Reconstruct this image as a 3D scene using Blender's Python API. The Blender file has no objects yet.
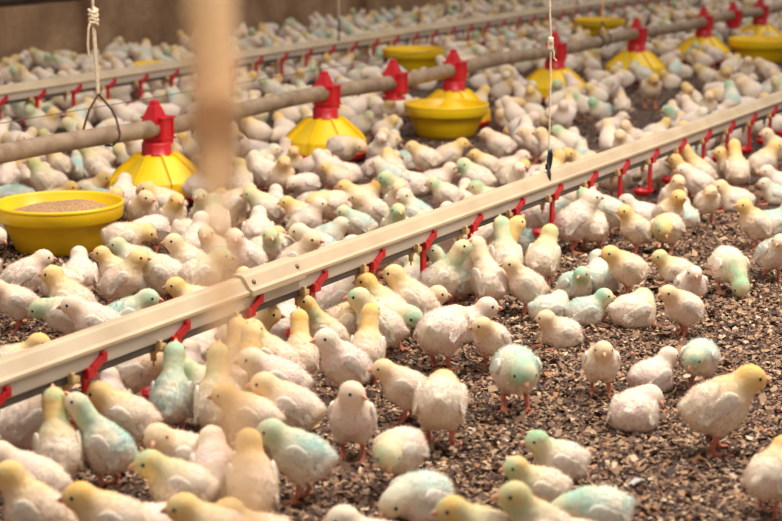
import bpy, bmesh, math, random
import numpy as np
from mathutils import Vector, Matrix

# ------------------------------------------------------------------ camera, world, light, exposure
SC = bpy.context.scene
COL = SC.collection
W_PX, H_PX = 782, 521
LENS, SENSOR = 80.0, 36.0
FPX = W_PX * LENS / SENSOR
CAM_H = 0.90
HORIZON = -112.0
PITCH = math.atan((H_PX / 2 - HORIZON) / FPX)
cam_d = bpy.data.cameras.new('camera'); cam = bpy.data.objects.new('camera', cam_d); COL.objects.link(cam)
cam_d.lens, cam_d.sensor_width, cam_d.sensor_fit = LENS, SENSOR, 'HORIZONTAL'
cam.location = (0, 0, CAM_H); cam.rotation_euler = (math.pi / 2 - PITCH, 0, 0)
cam_d.clip_start, cam_d.clip_end = 0.05, 200
cam_d.dof.use_dof = True; cam_d.dof.focus_distance = 3.55; cam_d.dof.aperture_fstop = 5.6
SC.camera = cam
SC.view_settings.view_transform = 'Standard'; SC.view_settings.look = 'None'
SC.view_settings.gamma = 1.0; SC.view_settings.use_curve_mapping = False
SC.view_settings.exposure = -0.05
SC.cycles.max_bounces = 6
wd = bpy.data.worlds.new('barn_daylight'); SC.world = wd; wd.use_nodes = True
wd.node_tree.nodes['Background'].inputs['Color'].default_value = (0.98, 0.955, 0.97, 1)
wd.node_tree.nodes['Background'].inputs['Strength'].default_value = 0.41
sun_d = bpy.data.lights.new('soft_daylight', 'SUN'); sun = bpy.data.objects.new('soft_daylight', sun_d); COL.objects.link(sun)
sun_d.energy, sun_d.angle, sun_d.color = 1.3, math.radians(50), (1.0, 0.94, 0.88)
sun.rotation_euler = (math.radians(-14), math.radians(16), 0)

for k, (lx, ly) in enumerate(((1.6, 3.6), (-1.2, 3.0))):              # unseen area lights, added so the near flock is brighter than the far
    ld = bpy.data.lights.new('near_fill_light', 'AREA'); lo_ = bpy.data.objects.new('near_fill_light', ld); COL.objects.link(lo_)
    ld.shape, ld.size, ld.size_y, ld.energy, ld.color = 'RECTANGLE', 1.8, 0.6, (150, 62)[k], (1.0, 0.92, 0.82)
    lo_.location = (lx, ly, 2.9)

# ------------------------------------------------------------------ pixel helpers
cp, sp = math.cos(PITCH), math.sin(PITCH)
FWD = Vector((0, cp, -sp)); UP = Vector((0, sp, cp)); RIGHT = Vector((1, 0, 0)); EYE = Vector((0, 0, CAM_H))
def project(p):
    v = Vector(p) - EYE; d = v.dot(FWD)
    return (W_PX / 2 + FPX * v.dot(RIGHT) / d, H_PX / 2 - FPX * v.dot(UP) / d)
def ground(px, py, z=0.0):
    r = FWD * FPX + RIGHT * (px - W_PX / 2) + UP * (H_PX / 2 - py)
    t = (z - CAM_H) / r.z
    return EYE + r * t
AZ = math.atan2(1372 - W_PX / 2, FPX * cp + (H_PX / 2 - HORIZON) * sp)   # heading of all the lines in the barn
DIR = Vector((math.sin(AZ), math.cos(AZ), 0)); ROT = math.atan2(DIR.y, DIR.x)
def s_at(P, px, z, D=None):                       # distance along a line through P that shows at image column px
    lo, hi = -6.0, 40.0; D = D or DIR
    for _ in range(50):
        m = (lo + hi) / 2
        q = P + D * m + Vector((0, 0, z))
        if q.y < 0.2 or project(q)[0] < px: lo = m
        else: hi = m
    return lo
def z_at(P, py):                          # height above P that shows at image row py
    lo, hi = -0.5, 3.0
    for _ in range(50):
        m = (lo + hi) / 2
        if project(P + Vector((0, 0, m)))[1] > py: lo = m
        else: hi = m
    return lo

# ------------------------------------------------------------------ materials
def new_mat(name):
    m = bpy.data.materials.new(name); m.use_nodes = True
    nt = m.node_tree; b = nt.nodes['Principled BSDF']
    return m, nt, b
def node(nt, t, **kw):
    n = nt.nodes.new(t)
    for k, v in kw.items(): setattr(n, k, v)
    return n
def lin(r, g, b):
    f = lambda c: ((c / 255 + 0.055) / 1.055) ** 2.4 if c > 10 else c / 255 / 12.92
    return (f(r), f(g), f(b), 1)
def mix(nt, fac, a, b, blend='MIX'):
    n = node(nt, 'ShaderNodeMix', data_type='RGBA', blend_type=blend)
    for sock, v in ((n.inputs[0], fac), (n.inputs[6], a), (n.inputs[7], b)):
        if isinstance(v, bpy.types.NodeSocket): nt.links.new(v, sock)
        else: sock.default_value = v
    return n.outputs[2]
def math_n(nt, op, a, b=0.0, clamp=False):
    n = node(nt, 'ShaderNodeMath', operation=op, use_clamp=clamp)
    for sock, v in ((n.inputs[0], a), (n.inputs[1], b)):
        if isinstance(v, bpy.types.NodeSocket): nt.links.new(v, sock)
        else: sock.default_value = v
    return n.outputs[0]
def noise(nt, scale, detail=3.0, coord='Object', vec=None):
    n = node(nt, 'ShaderNodeTexNoise'); n.inputs['Scale'].default_value = scale; n.inputs['Detail'].default_value = detail
    if vec is None: vec = node(nt, 'ShaderNodeTexCoord').outputs[coord]
    nt.links.new(vec, n.inputs['Vector'])
    return n.outputs['Fac']
def ramp(nt, fac, stops):
    n = node(nt, 'ShaderNodeValToRGB'); nt.links.new(fac, n.inputs[0])
    e = n.color_ramp.elements
    while len(e) < len(stops): e.new(0.5)
    for k, (p, c) in zip(e, stops): k.position = p; k.color = c
    return n.outputs[0]
def bump(nt, b, h, strength=0.3, dist=0.01):
    n = node(nt, 'ShaderNodeBump'); n.inputs['Strength'].default_value = strength; n.inputs['Distance'].default_value = dist
    nt.links.new(h, n.inputs['Height']); nt.links.new(n.outputs[0], b.inputs['Normal'])
def plain(name, c, c2=None, scale=30, rough=0.5, lo=0.4, hi=0.65, bmp=0.0, metal=0.0, detail=4):
    m, nt, b = new_mat(name); b.inputs['Roughness'].default_value = rough; b.inputs['Metallic'].default_value = metal
    f = noise(nt, scale, detail)
    nt.links.new(ramp(nt, f, [(lo, c), (hi, c2 or c)]), b.inputs['Base Color'])
    if bmp: bump(nt, b, f, bmp)
    return m

def chick_material(name, from_mesh, kind='down', hair=False):
    m, nt, b = new_mat(name)
    paint = node(nt, 'ShaderNodeAttribute', attribute_name='paint')
    ps = node(nt, 'ShaderNodeSeparateColor'); nt.links.new(paint.outputs['Color'], ps.inputs[0])
    if from_mesh:
        t = node(nt, 'ShaderNodeAttribute', attribute_name='tint'); tc, ta = t.outputs['Color'], t.outputs['Alpha']
    else:
        t = node(nt, 'ShaderNodeObjectInfo'); tc, ta = t.outputs['Color'], t.outputs['Alpha']
    ts = node(nt, 'ShaderNodeSeparateColor'); nt.links.new(tc, ts.inputs[0])
    off = node(nt, 'ShaderNodeVectorMath', operation='MULTIPLY_ADD')
    comb = node(nt, 'ShaderNodeCombineXYZ'); nt.links.new(ta, comb.inputs[0]); nt.links.new(ta, comb.inputs[1])
    tco = node(nt, 'ShaderNodeTexCoord')
    nt.links.new(comb.outputs[0], off.inputs[0]); off.inputs[1].default_value = (37, 53, 0); nt.links.new(tco.outputs['Object'], off.inputs[2])
    n1 = noise(nt, 26, 2, vec=off.outputs[0]); n2 = noise(nt, 60, 3, vec=off.outputs[0])
    soft = ramp(nt, n1, [(0.36, (0, 0, 0, 1)), (0.58, (1, 1, 1, 1))])
    white = mix(nt, soft, lin(250, 238, 216), lin(247, 226, 218))
    if kind == 'wing': white = mix(nt, n2, lin(254, 244, 230), lin(246, 230, 218))
    yf = math_n(nt, 'MULTIPLY', ps.outputs[0], ts.outputs[2])
    yw = math_n(nt, 'MULTIPLY', yf, math_n(nt, 'ADD', n2, 0.45), clamp=True)
    c = mix(nt, yw, white, lin(248, 202, 112))
    body_y = math_n(nt, 'MULTIPLY', ts.outputs[2], math_n(nt, 'MULTIPLY', soft, 0.38))
    c = mix(nt, body_y, c, lin(248, 226, 172))
    gf = math_n(nt, 'MULTIPLY', math_n(nt, 'MULTIPLY', ps.outputs[0], ts.outputs[0]), ramp(nt, n1, [(0.36, (0.1,) * 3 + (1,)), (0.66, (.9, .9, .9, 1))]), clamp=True)
    c = mix(nt, gf, c, lin(158, 214, 168))
    bf = math_n(nt, 'MULTIPLY', math_n(nt, 'MULTIPLY', ps.outputs[2], ts.outputs[1]), ramp(nt, n1, [(0.33, (0.15,) * 3 + (1,)), (0.62, (.9, .9, .9, 1))]), clamp=True)
    c = mix(nt, bf, c, lin(176, 218, 208))
    if kind == 'down':
        c = mix(nt, ps.outputs[1], c, mix(nt, n2, lin(222, 140, 108), lin(196, 104, 76)))
    nt.links.new(c, b.inputs['Base Color'])
    b.inputs['Roughness'].default_value = 0.95; b.inputs['Specular IOR Level'].default_value = 0.1
    b.inputs['Sheen Weight'].default_value = 0.25; b.inputs['Sheen Roughness'].default_value = 0.6
    out = nt.nodes['Material Output']
    tr = node(nt, 'ShaderNodeBsdfTranslucent'); nt.links.new(c, tr.inputs[0])
    if hair:                                            # loose fluff lets about as much light through as it throws back
        df = node(nt, 'ShaderNodeBsdfDiffuse'); k = node(nt, 'ShaderNodeVectorMath', operation='SCALE'); nt.links.new(c, k.inputs[0]); k.inputs[3].default_value = 0.70
        nt.links.new(k.outputs[0], df.inputs[0]); nt.links.new(k.outputs[0], tr.inputs[0])
        ad = node(nt, 'ShaderNodeAddShader'); nt.links.new(df.outputs[0], ad.inputs[0]); nt.links.new(tr.outputs[0], ad.inputs[1]); nt.links.new(ad.outputs[0], out.inputs[0])
        return m
    mx = node(nt, 'ShaderNodeMixShader'); mx.inputs[0].default_value = 0.18
    nt.links.new(b.outputs[0], mx.inputs[1]); nt.links.new(tr.outputs[0], mx.inputs[2]); nt.links.new(mx.outputs[0], out.inputs[0])
    return m

def flake_material():
    m, nt, b = new_mat('wood_shaving')
    a = node(nt, 'ShaderNodeAttribute', attribute_name='paint')
    f = noise(nt, 160, 3)
    nt.links.new(mix(nt, f, a.outputs['Color'], lin(70, 48, 38), 'MULTIPLY') if False else mix(nt, math_n(nt, 'MULTIPLY', f, 0.35), a.outputs['Color'], lin(96, 66, 50)), b.inputs['Base Color'])
    b.inputs['Roughness'].default_value = 0.85
    return m

def floor_material():
    m, nt, b = new_mat('litter')
    f = noise(nt, 55, 6); g = noise(nt, 3.0, 3)
    c = ramp(nt, f, [(0.3, lin(44, 31, 26)), (0.5, lin(82, 60, 46)), (0.7, lin(118, 90, 70))])
    c = mix(nt, math_n(nt, 'MULTIPLY', g, 0.5), c, lin(70, 48, 38))
    nt.links.new(c, b.inputs['Base Color']); b.inputs['Roughness'].default_value = 0.95
    bump(nt, b, f, 0.8, 0.01)
    return m

def wall_material():
    m, nt, b = new_mat('stained_wall')
    f = noise(nt, 4, 6); g = noise(nt, 22, 5)
    c = ramp(nt, f, [(0.3, lin(142, 106, 76)), (0.52, lin(178, 140, 104)), (0.72, lin(206, 168, 130))])
    c = mix(nt, math_n(nt, 'MULTIPLY', g, 0.5), c, lin(82, 60, 44))
    nt.links.new(c, b.inputs['Base Color']); b.inputs['Roughness'].default_value = 0.9
    bump(nt, b, g, 0.4, 0.02)
    return m

def board_material():
    m, nt, b = new_mat('upper_boards')
    nt.links.new(ramp(nt, noise(nt, 6, 4), [(0.35, lin(140, 96, 60)), (0.65, lin(176, 126, 82))]), b.inputs['Base Color'])
    b.inputs['Roughness'].default_value = 0.8
    return m

M = dict(
    down=chick_material('chick_down', False), wing=chick_material('chick_wing', False, 'wing'), flock=chick_material('flock_down', True),
    fluff=chick_material('chick_fluff', False, 'down', True), wfluff=chick_material('wing_fluff', False, 'wing', True),
    beak=plain('beak_horn', lin(236, 176, 140), lin(222, 150, 118), 300, 0.5),
    eye=plain('black_eye', lin(14, 11, 10), lin(22, 16, 14), 300, 0.12),
    floor=floor_material(), flake=flake_material(), wall=wall_material(), boards=board_material(),
    rail=plain('cream_rail', lin(200, 178, 146), lin(184, 160, 128), 9, 0.45, 0.35, 0.7),
    rail_low=plain('pale_water_pipe', lin(204, 190, 174), lin(188, 172, 154), 12, 0.4, 0.35, 0.7),
    under=plain('dark_grey_plastic', lin(74, 64, 56), lin(92, 80, 70), 12, 0.6),  # dark grey-brown, for the channel under the water pipe
    red=plain('red_plastic', lin(206, 26, 34), lin(184, 20, 28), 14, 0.38),
    yellow=plain('yellow_plastic', lin(248, 206, 18), lin(236, 188, 12), 8, 0.36, 0.35, 0.7),
    nipple=plain('tan_saddle', lin(214, 178, 120), lin(180, 138, 84), 60, 0.5),
    pipe=plain('dusty_feed_pipe', lin(162, 138, 112), lin(128, 104, 82), 24, 0.75, 0.35, 0.68, 0.3),
    feed=plain('feed_meal', lin(206, 164, 118), lin(150, 108, 70), 220, 0.95, 0.35, 0.65, 0.6),
    cord=plain('white_cord', lin(238, 218, 190), lin(216, 190, 156), 120, 0.8),
    rope=plain('tan_rope', lin(255, 204, 144), lin(252, 190, 128), 90, 0.8),
    clip=plain('black_clip', lin(24, 22, 22), lin(36, 32, 30), 60, 0.45),
    wire=plain('rusty_wire', lin(96, 62, 44), lin(62, 42, 34), 90, 0.6),
    thin=plain('grey_wire', lin(110, 94, 84), lin(84, 70, 62), 90, 0.5, metal=0.4),
    screw=plain('dull_screw', lin(128, 104, 82), lin(92, 72, 56), 200, 0.5, metal=0.5),
    feather=plain('white_feather', lin(232, 226, 222), lin(214, 208, 206), 80, 0.9),
    dark=plain('dark_pipe', lin(74, 56, 46), lin(54, 40, 34), 20, 0.7),
)

# ------------------------------------------------------------------ mesh helpers
def link(name, me, mat=None, parent=None, loc=None):
    o = bpy.data.objects.new(name, me); COL.objects.link(o)
    if mat is not None and me is not None and not me.materials: me.materials.append(mat)
    if parent is not None: o.parent = parent
    if loc is not None: o.location = loc
    return o
def tag(o, label=None, cat=None, group=None, kind=None):
    for k, v in (('label', label), ('category', cat), ('group', group), ('kind', kind)):
        if v: o[k] = v
    return o
def empty(name, loc, rz=0.0):
    o = bpy.data.objects.new(name, None); COL.objects.link(o); o.location = loc; o.rotation_euler.z = rz; o.empty_display_size = 0.05
    return o
def bm_mesh(name, bm, smooth=False):
    bmesh.ops.recalc_face_normals(bm, faces=bm.faces)
    me = bpy.data.meshes.new(name); bm.to_mesh(me); bm.free()
    if smooth: me.polygons.foreach_set('use_smooth', [True] * len(me.polygons))
    return me
def add_box(bm, c, s, rot=None, bevel=0.0):
    r = bmesh.ops.create_cube(bm, size=1.0); vs = r['verts']
    mt = Matrix.Translation(c) @ (rot if rot is not None else Matrix.Identity(4)) @ Matrix.Diagonal((s[0], s[1], s[2], 1))
    bmesh.ops.transform(bm, matrix=mt, verts=vs)
    if bevel:
        es = list({e for v in vs for e in v.link_edges})
        bmesh.ops.bevel(bm, geom=es, offset=bevel, segments=2, affect='EDGES', profile=0.6)
def add_tube(bm, pts, radii, n=10, cap=True, flat=(1, 1)):
    pts = [Vector(p) for p in pts]
    if not hasattr(radii, '__len__'): radii = [radii] * len(pts)
    rings = []; up = None
    for i, p in enumerate(pts):
        t = (pts[min(i + 1, len(pts) - 1)] - pts[max(i - 1, 0)]).normalized()
        if up is None:
            up = Vector((0, 0, 1)) if abs(t.z) < 0.9 else Vector((1, 0, 0))
        a = t.cross(up).normalized(); up = a.cross(t).normalized()
        rings.append([bm.verts.new(p + (a * math.cos(k * 2 * math.pi / n) * flat[0] + up * math.sin(k * 2 * math.pi / n) * flat[1]) * radii[i]) for k in range(n)])
    for r0, r1 in zip(rings, rings[1:]):
        for k in range(n): bm.faces.new((r0[k], r0[(k + 1) % n], r1[(k + 1) % n], r1[k]))
    if cap: bm.faces.new(rings[0][::-1]); bm.faces.new(rings[-1])
def add_lathe(bm, prof, n=32, c=(0, 0, 0), close=False):
    rings = []
    for r, z in prof:
        rings.append([bm.verts.new((c[0] + max(r, 1e-4) * math.cos(k * 2 * math.pi / n), c[1] + max(r, 1e-4) * math.sin(k * 2 * math.pi / n), c[2] + z)) for k in range(n)])
    pairs = list(zip(rings, rings[1:])) + ([(rings[-1], rings[0])] if close else [])
    for r0, r1 in pairs:
        for k in range(n): bm.faces.new((r0[k], r0[(k + 1) % n], r1[(k + 1) % n], r1[k]))
def add_prism(bm, prof, x0, x1, seg=1):             # closed (y, z) outline run along x
    rings = [[bm.verts.new((x0 + (x1 - x0) * i / seg, y, z)) for y, z in prof] for i in range(seg + 1)]
    n = len(prof)
    for a, b in zip(rings, rings[1:]):
        for k in range(n): bm.faces.new((a[k], a[(k + 1) % n], b[(k + 1) % n], b[k]))
    bm.faces.new(rings[0]); bm.faces.new(rings[-1][::-1])
def np_mesh(name, V, F, smooth=True):
    me = bpy.data.meshes.new(name); V = np.asarray(V, np.float32); F = np.asarray(F, np.int32)
    k = F.shape[1]
    me.vertices.add(len(V)); me.vertices.foreach_set('co', V.ravel())
    me.loops.add(F.size); me.loops.foreach_set('vertex_index', F.ravel())
    me.polygons.add(len(F)); me.polygons.foreach_set('loop_start', np.arange(0, F.size, k, dtype=np.int32))
    if smooth: me.polygons.foreach_set('use_smooth', np.ones(len(F), bool))
    me.update(calc_edges=True)
    return me
def paint(me, C, name='paint'):
    a = me.color_attributes.new(name, 'FLOAT_COLOR', 'POINT'); C = np.asarray(C, np.float32)
    if C.shape[1] == 3: C = np.concatenate([C, np.ones((len(C), 1), np.float32)], 1)
    a.data.foreach_set('color', C.ravel())

# ------------------------------------------------------------------ the setting
FLOOR_MIN, FLOOR_MAX = (-7, -1.5), (17, 34)
bm = bmesh.new()
bmesh.ops.create_grid(bm, x_segments=2, y_segments=2, size=0.5)
bmesh.ops.transform(bm, matrix=Matrix.Translation(((FLOOR_MIN[0] + FLOOR_MAX[0]) / 2, (FLOOR_MIN[1] + FLOOR_MAX[1]) / 2, 0)) @ Matrix.Diagonal((FLOOR_MAX[0] - FLOOR_MIN[0], FLOOR_MAX[1] - FLOOR_MIN[1], 1, 1)), verts=bm.verts)
floor = tag(link('floor', bm_mesh('floor', bm), M['floor']), 'brown barn floor under wood shaving litter', kind='structure')

NEAR_H = 0.148
P_near, P_feed, P_far, P_wall = ground(390, 254.5, NEAR_H), ground(160, 201.5), ground(0, 142), ground(0, 76)
P_near.z = 0
FDIR = (ground(690, 67.5) - P_feed).normalized(); FROT = math.atan2(FDIR.y, FDIR.x)   # the feed pipe runs a touch off the drinker lines
PERP = Vector((-DIR.y, DIR.x, 0))                     # away from the camera
if PERP.y < 0: PERP = -PERP
wall_h = z_at(P_wall, 9)
L0, L1 = -3.0, 26.0
bm = bmesh.new(); add_box(bm, ((L0 + L1) / 2, 0.09, wall_h / 2 - 0.02), (L1 - L0, 0.18, wall_h + 0.04), bevel=0.006)
wall = tag(link('wall_back', bm_mesh('wall_back', bm), M['wall']), 'low stained brown side wall of the barn', kind='structure')
wall.location = P_wall; wall.rotation_euler.z = ROT
s_pil = s_at(P_wall, 92, 0.25)
for k in range(4):
    bm = bmesh.new(); add_box(bm, (s_pil + k * 2.9, -0.02, 1.2), (0.15, 0.06, 2.4), bevel=0.006)
    p = link('pillar', bm_mesh('pillar', bm), M['wall'], wall)
bm = bmesh.new(); add_box(bm, ((L0 + L1) / 2, 0.24, 1.4), (L1 - L0, 0.04, 2.8))
up = tag(link('wall_upper', bm_mesh('wall_upper', bm), None), 'tan board wall above the low brown wall', kind='structure'); up.location = P_wall; up.rotation_euler.z = ROT
up.data.materials.append(M['boards'])
for k in range(12):
    bm = bmesh.new(); add_box(bm, ((L0 + L1) / 2, 0.205, wall_h + 0.09 + k * 0.2), (L1 - L0, 0.03, 0.192), bevel=0.004)
    link('plank', bm_mesh('plank', bm), M['boards'], up)
bm = bmesh.new(); add_tube(bm, [(L0, 0.05, wall_h + 0.035), (L1, 0.05, wall_h + 0.035)], 0.028, 12)
tr = tag(link('trim_1', bm_mesh('trim_1', bm, True), M['dark']), 'dark pipe lying along the top of the low wall', kind='structure'); tr.location = P_wall; tr.rotation_euler.z = ROT

# litter: loose shavings over the floor
rng = np.random.default_rng(11)
PAL = np.array([lin(*c)[:3] for c in ((206, 170, 130), (176, 138, 104), (146, 110, 84), (112, 80, 62), (84, 60, 50), (66, 50, 46), (232, 206, 172), (172, 142, 114), (120, 94, 78), (188, 128, 84))])
PW = np.array([.14, .16, .15, .14, .13, .11, .06, .05, .05, .03])
def flakes(n, px_lo, px_hi, size, zmax):
    xs = rng.uniform(-160, 960, n * 3); ys = rng.uniform(px_lo, px_hi, n * 3)
    # uniform on the ground: keep with a chance that falls with the square of the scale there
    k = (ys + 105) / (px_hi + 105); keep = rng.random(n * 3) < (1 / np.maximum(k, 1e-3) ** 3) * ((px_lo + 105) / (px_hi + 105)) ** 3
    xs, ys = xs[keep][:n], ys[keep][:n]
    d = FPX * np.array(FWD)[None] + (xs - W_PX / 2)[:, None] * np.array(RIGHT)[None] + (H_PX / 2 - ys)[:, None] * np.array(UP)[None]
    P = np.array(EYE)[None] + d * (-CAM_H / d[:, 2])[:, None]
    m = len(P)
    a = rng.uniform(0, 6.283, m); L = size * rng.lognormal(0, .38, m); w = L * rng.uniform(.35, .85, m)
    tilt = rng.normal(0, .35, m); roll = rng.normal(0, .35, m)
    u = np.stack([np.cos(a) * np.cos(tilt), np.sin(a) * np.cos(tilt), np.sin(tilt)], 1) * (L / 2)[:, None]
    v = np.stack([-np.sin(a) * np.cos(roll), np.cos(a) * np.cos(roll), np.sin(roll)], 1) * (w / 2)[:, None]
    P[:, 2] = rng.uniform(.0, zmax, m) + .35 * (abs(u[:, 2]) + abs(v[:, 2]))
    j = lambda: rng.uniform(.6, 1.1, (m, 1))
    V = np.stack([P - u * j() - v * j(), P + u * j() - v * j(), P + u * j() + v * j(), P - u * j() + v * j()], 1)
    V[:, 0, 2] += rng.uniform(-.001, .002, m); V[:, :, 2] = np.maximum(V[:, :, 2], .0008)
    C = PAL[rng.choice(len(PAL), m, p=PW / PW.sum())] * rng.uniform(.6, 1.0, (m, 1))
    return V.reshape(-1, 3), np.repeat(C, 4, 0)
Va, Ca = flakes(285000, 215, 650, .0083, .006); Vb, Cb = flakes(86000, 20, 330, .014, .006)
V = np.concatenate([Va, Vb]); C = np.concatenate([Ca, Cb])
me = np_mesh('wood_shavings', V, np.arange(len(V)).reshape(-1, 4), False); paint(me, C)
tag(link('wood_shavings', me, M['flake'], floor), 'brown and tan wood shavings strewn over the floor', kind='stuff')
chips = []
for k in range(8):                                    # the larger chips near the camera, each a part of the floor
    bm = bmesh.new(); random.seed(k)
    n = 6; top = []; bot = []
    for i in range(n):
        a = i * 2 * math.pi / n + random.uniform(-.25, .25); r = random.uniform(.75, 1.1)
        x, y = .0075 * r * math.cos(a), .0045 * r * math.sin(a); z = .0022 * math.sin(x * 260 + k) * .6
        top.append(bm.verts.new((x, y, z + .0012))); bot.append(bm.verts.new((x * .95, y * .95, z - .0006)))
    bm.faces.new(top); bm.faces.new(bot[::-1])
    for i in range(n): bm.faces.new((bot[i], bot[(i + 1) % n], top[(i + 1) % n], top[i]))
    me = bm_mesh('wood_chip', bm); c = PAL[[0, 1, 2, 6, 9, 3, 7, 1][k]]
    paint(me, np.repeat(c[None], len(me.vertices), 0)); me.materials.append(M['flake']); chips.append(me)
random.seed(5); nchip = 0
while nchip < 260:
    px, py = random.uniform(200, 790), 300 + 225 * random.random()
    g = ground(px, py); rel = (g - P_near).dot(PERP)
    if rel > -0.05: continue
    o = link('wood_chip', chips[nchip % 8], None, floor, g + Vector((0, 0, random.uniform(.005, .009)))); nchip += 1
    o.rotation_euler = (random.gauss(0, .22), random.gauss(0, .22), random.uniform(0, 6.28)); s = random.uniform(.6, 1.25); o.scale = (s, s, s)

# ------------------------------------------------------------------ drinker lines
def drinker_line(P, h, px0, px1, unit_s, label, with_joint=None, detail=True):
    root = empty('drinker_line', P, ROT); tag(root, label, 'drinker line', 'nipple drinker lines')
    s0, s1 = s_at(P, px0, h), s_at(P, px1, h)
    bm = bmesh.new()
    up_prof = [(-.013, .031), (.014, .031), (.018, .034), (.018, .060), (.012, .066), (-.001, .066), (-.005, .063), (-.017, .044), (-.023, .0405), (-.023, .035), (-.019, .031)]
    add_prism(bm, [(y, z * .90 + h) for y, z in up_prof], s0, s1); link('rail_cover', bm_mesh('rail_cover', bm), M['rail'], root)
    bm = bmesh.new(); add_box(bm, ((s0 + s1) / 2, -.001, h + .0158), (s1 - s0, .030, .0242), bevel=.003); link('water_pipe', bm_mesh('water_pipe', bm), M['rail_low'], root)
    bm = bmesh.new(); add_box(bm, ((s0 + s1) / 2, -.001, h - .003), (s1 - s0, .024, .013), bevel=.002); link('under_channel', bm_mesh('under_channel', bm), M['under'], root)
    # one drip cup unit
    bm = bmesh.new(); ln = .088
    add_box(bm, (.030, -.014, -ln / 2 - .006), (.017, .0045, ln + .006), bevel=.0012)      # strap
    add_box(bm, (.027, -.012, -ln / 2 - .006), (.006, .009, ln), bevel=.001)
    add_box(bm, (.036, -.019, -.002), (.024, .009, .018), bevel=.002)
    add_box(bm, (.052, -.020, .009), (.030, .008, .013), Matrix.Rotation(-.45, 4, 'Y'), bevel=.002)
    add_box(bm, (.068, -.020, .017), (.012, .009, .017), bevel=.002)
    add_box(bm, (.036, .001, .000), (.014, .04, .006), bevel=.001)
    arm_me = bm_mesh('cup_arm', bm)
    bm = bmesh.new(); add_lathe(bm, [(.0005, .000), (.020, .000), (.0265, .006), (.0285, .013), (.0295, .013), (.0295, .011), (.0272, .004), (.021, -.004), (.0005, -.005)], 20)
    cup_me = bm_mesh('cup', bm, True)
    bm = bmesh.new(); add_box(bm, (0, -.004, .000), (.020, .040, .012), bevel=.003); add_box(bm, (-.010, -.023, .006), (.008, .008, .018), bevel=.002)
    add_tube(bm, [(0, -.002, 0), (0, -.002, -.012), (0, -.002, -.014), (0, -.002, -.026)], [.008, .008, .0055, .005], 10); add_tube(bm, [(0, -.002, -.026), (0, -.002, -.036)], .002, 6)
    nip_me = bm_mesh('nipple', bm, True)
    for s in unit_s:
        a = link('drip_cup_arm', arm_me, M['red'], root, (s - .030, 0, h))
        link('drip_cup', cup_me, M['red'], a, (0, -.004, -ln - .008))
        link('nipple', nip_me, M['nipple'], a, (-.006, 0, -.004))
    if with_joint:
        a, b = with_joint
        bm = bmesh.new(); j = [(-.015, .028), (.017, .028), (.023, .034), (.023, .063), (.015, .0725), (-.003, .0725), (-.0095, .068), (-.0220, .0475), (-.0290, .0435), (-.0290, .032), (-.021, .028)]
        add_prism(bm, [(y, z * .90 + h) for y, z in j], a, b); sl = link('joint_sleeve', bm_mesh('joint_sleeve', bm), M['rail'], root)
        for s in (a + .02, b - .012):
            bm = bmesh.new(); add_lathe(bm, [(.0005, .003), (.003, .0028), (.0048, .0015), (.005, 0)], 12)
            sc = link('screw', bm_mesh('screw', bm, True), M['screw'], sl, (s, -.0165, h + .0510)); sc.rotation_euler.x = .98
    return root
sa, sb = s_at(P_near, 79, NEAR_H), s_at(P_near, 724, NEAR_H); stp = (sb - sa) / 14
near_units = [sa + stp * k for k in range(-2, 19)]
near = drinker_line(P_near, NEAR_H, -90, 840, near_units, 'cream nipple drinker line with red drip cups, in front of the bowls and feed pipe',
                    (s_at(P_near, 240, NEAR_H + .04), s_at(P_near, 293, NEAR_H + .05)))
FAR_H = z_at(P_far, 95) - .028
fa, fb = s_at(P_far, 34, FAR_H), s_at(P_far, 530, FAR_H); fstp = (fb - fa) / 21.0
far = drinker_line(P_far, FAR_H, -60, 800, [fa + fstp * k for k in range(-2, 34)], 'cream nipple drinker line beyond the feed pipe, close to the brown wall')

# ------------------------------------------------------------------ feeder line and pans
PIPE_Z = z_at(P_feed, 126); PIPE_R = .0255
root = empty('feeder_line', P_feed, FROT); tag(root, 'dusty grey brown feed pipe running above the feeder pans', 'feed pipe')
s0, s1 = s_at(P_feed, -60, PIPE_Z, FDIR), s_at(P_feed, 830, PIPE_Z, FDIR)
cuts = [s0] + [s0 + .9 + 3.05 * k for k in range(6) if s0 + .9 + 3.05 * k < s1] + [s1]
bm = bmesh.new()
pts = [(s0 + (s1 - s0) * k / 40, .004 * math.sin(k * 1.1), PIPE_Z + .006 * math.sin(k * .9)) for k in range(41)]
add_tube(bm, pts, PIPE_R, 18); link('feed_pipe', bm_mesh('feed_pipe', bm, True), M['pipe'], root)
bm = bmesh.new(); add_tube(bm, [(p[0], .05, PIPE_Z + .075) for p in pts], .0012, 5); link('perch_wire', bm_mesh('perch_wire', bm), M['thin'], root)
sp0, sp12 = s_at(P_feed, 156.5, .15, FDIR), s_at(P_feed, 760, .2, FDIR); pstep = (sp12 - sp0) / 12

def pan_top_mesh():
    bm = bmesh.new(); z = PIPE_Z
    n = 4                                               # tapered pyramid over the pipe with a rounded knob
    rings = []
    for hw, hz in ((.031, .000), (.029, .022), (.016, .058), (.012, .064), (.011, .073), (.006, .078)):
        rings.append([bm.verts.new((sx * hw - .004, sy * hw * .85, z + hz)) for sx, sy in ((-1, -1), (1, -1), (1, 1), (-1, 1))])
    for r0, r1 in zip(rings, rings[1:]):
        for k in range(4): bm.faces.new((r0[k], r0[(k + 1) % 4], r1[(k + 1) % 4], r1[k]))
    bm.faces.new(rings[0][::-1]); bm.faces.new(rings[-1])
    return bm
def clamp_mesh():
    bm = bmesh.new(); z = PIPE_Z
    add_box(bm, (.010, 0, z - .012), (.056, .072, .080), bevel=.004)
    add_box(bm, (.012, 0, z + .026), (.064, .080, .007), bevel=.002)
    add_box(bm, (.012, 0, z - .034), (.064, .080, .006), bevel=.002)
    for sx in (-.012, .032): add_box(bm, (sx, -.037, z - .006), (.006, .006, .06), bevel=.001)
    return bm
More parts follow.
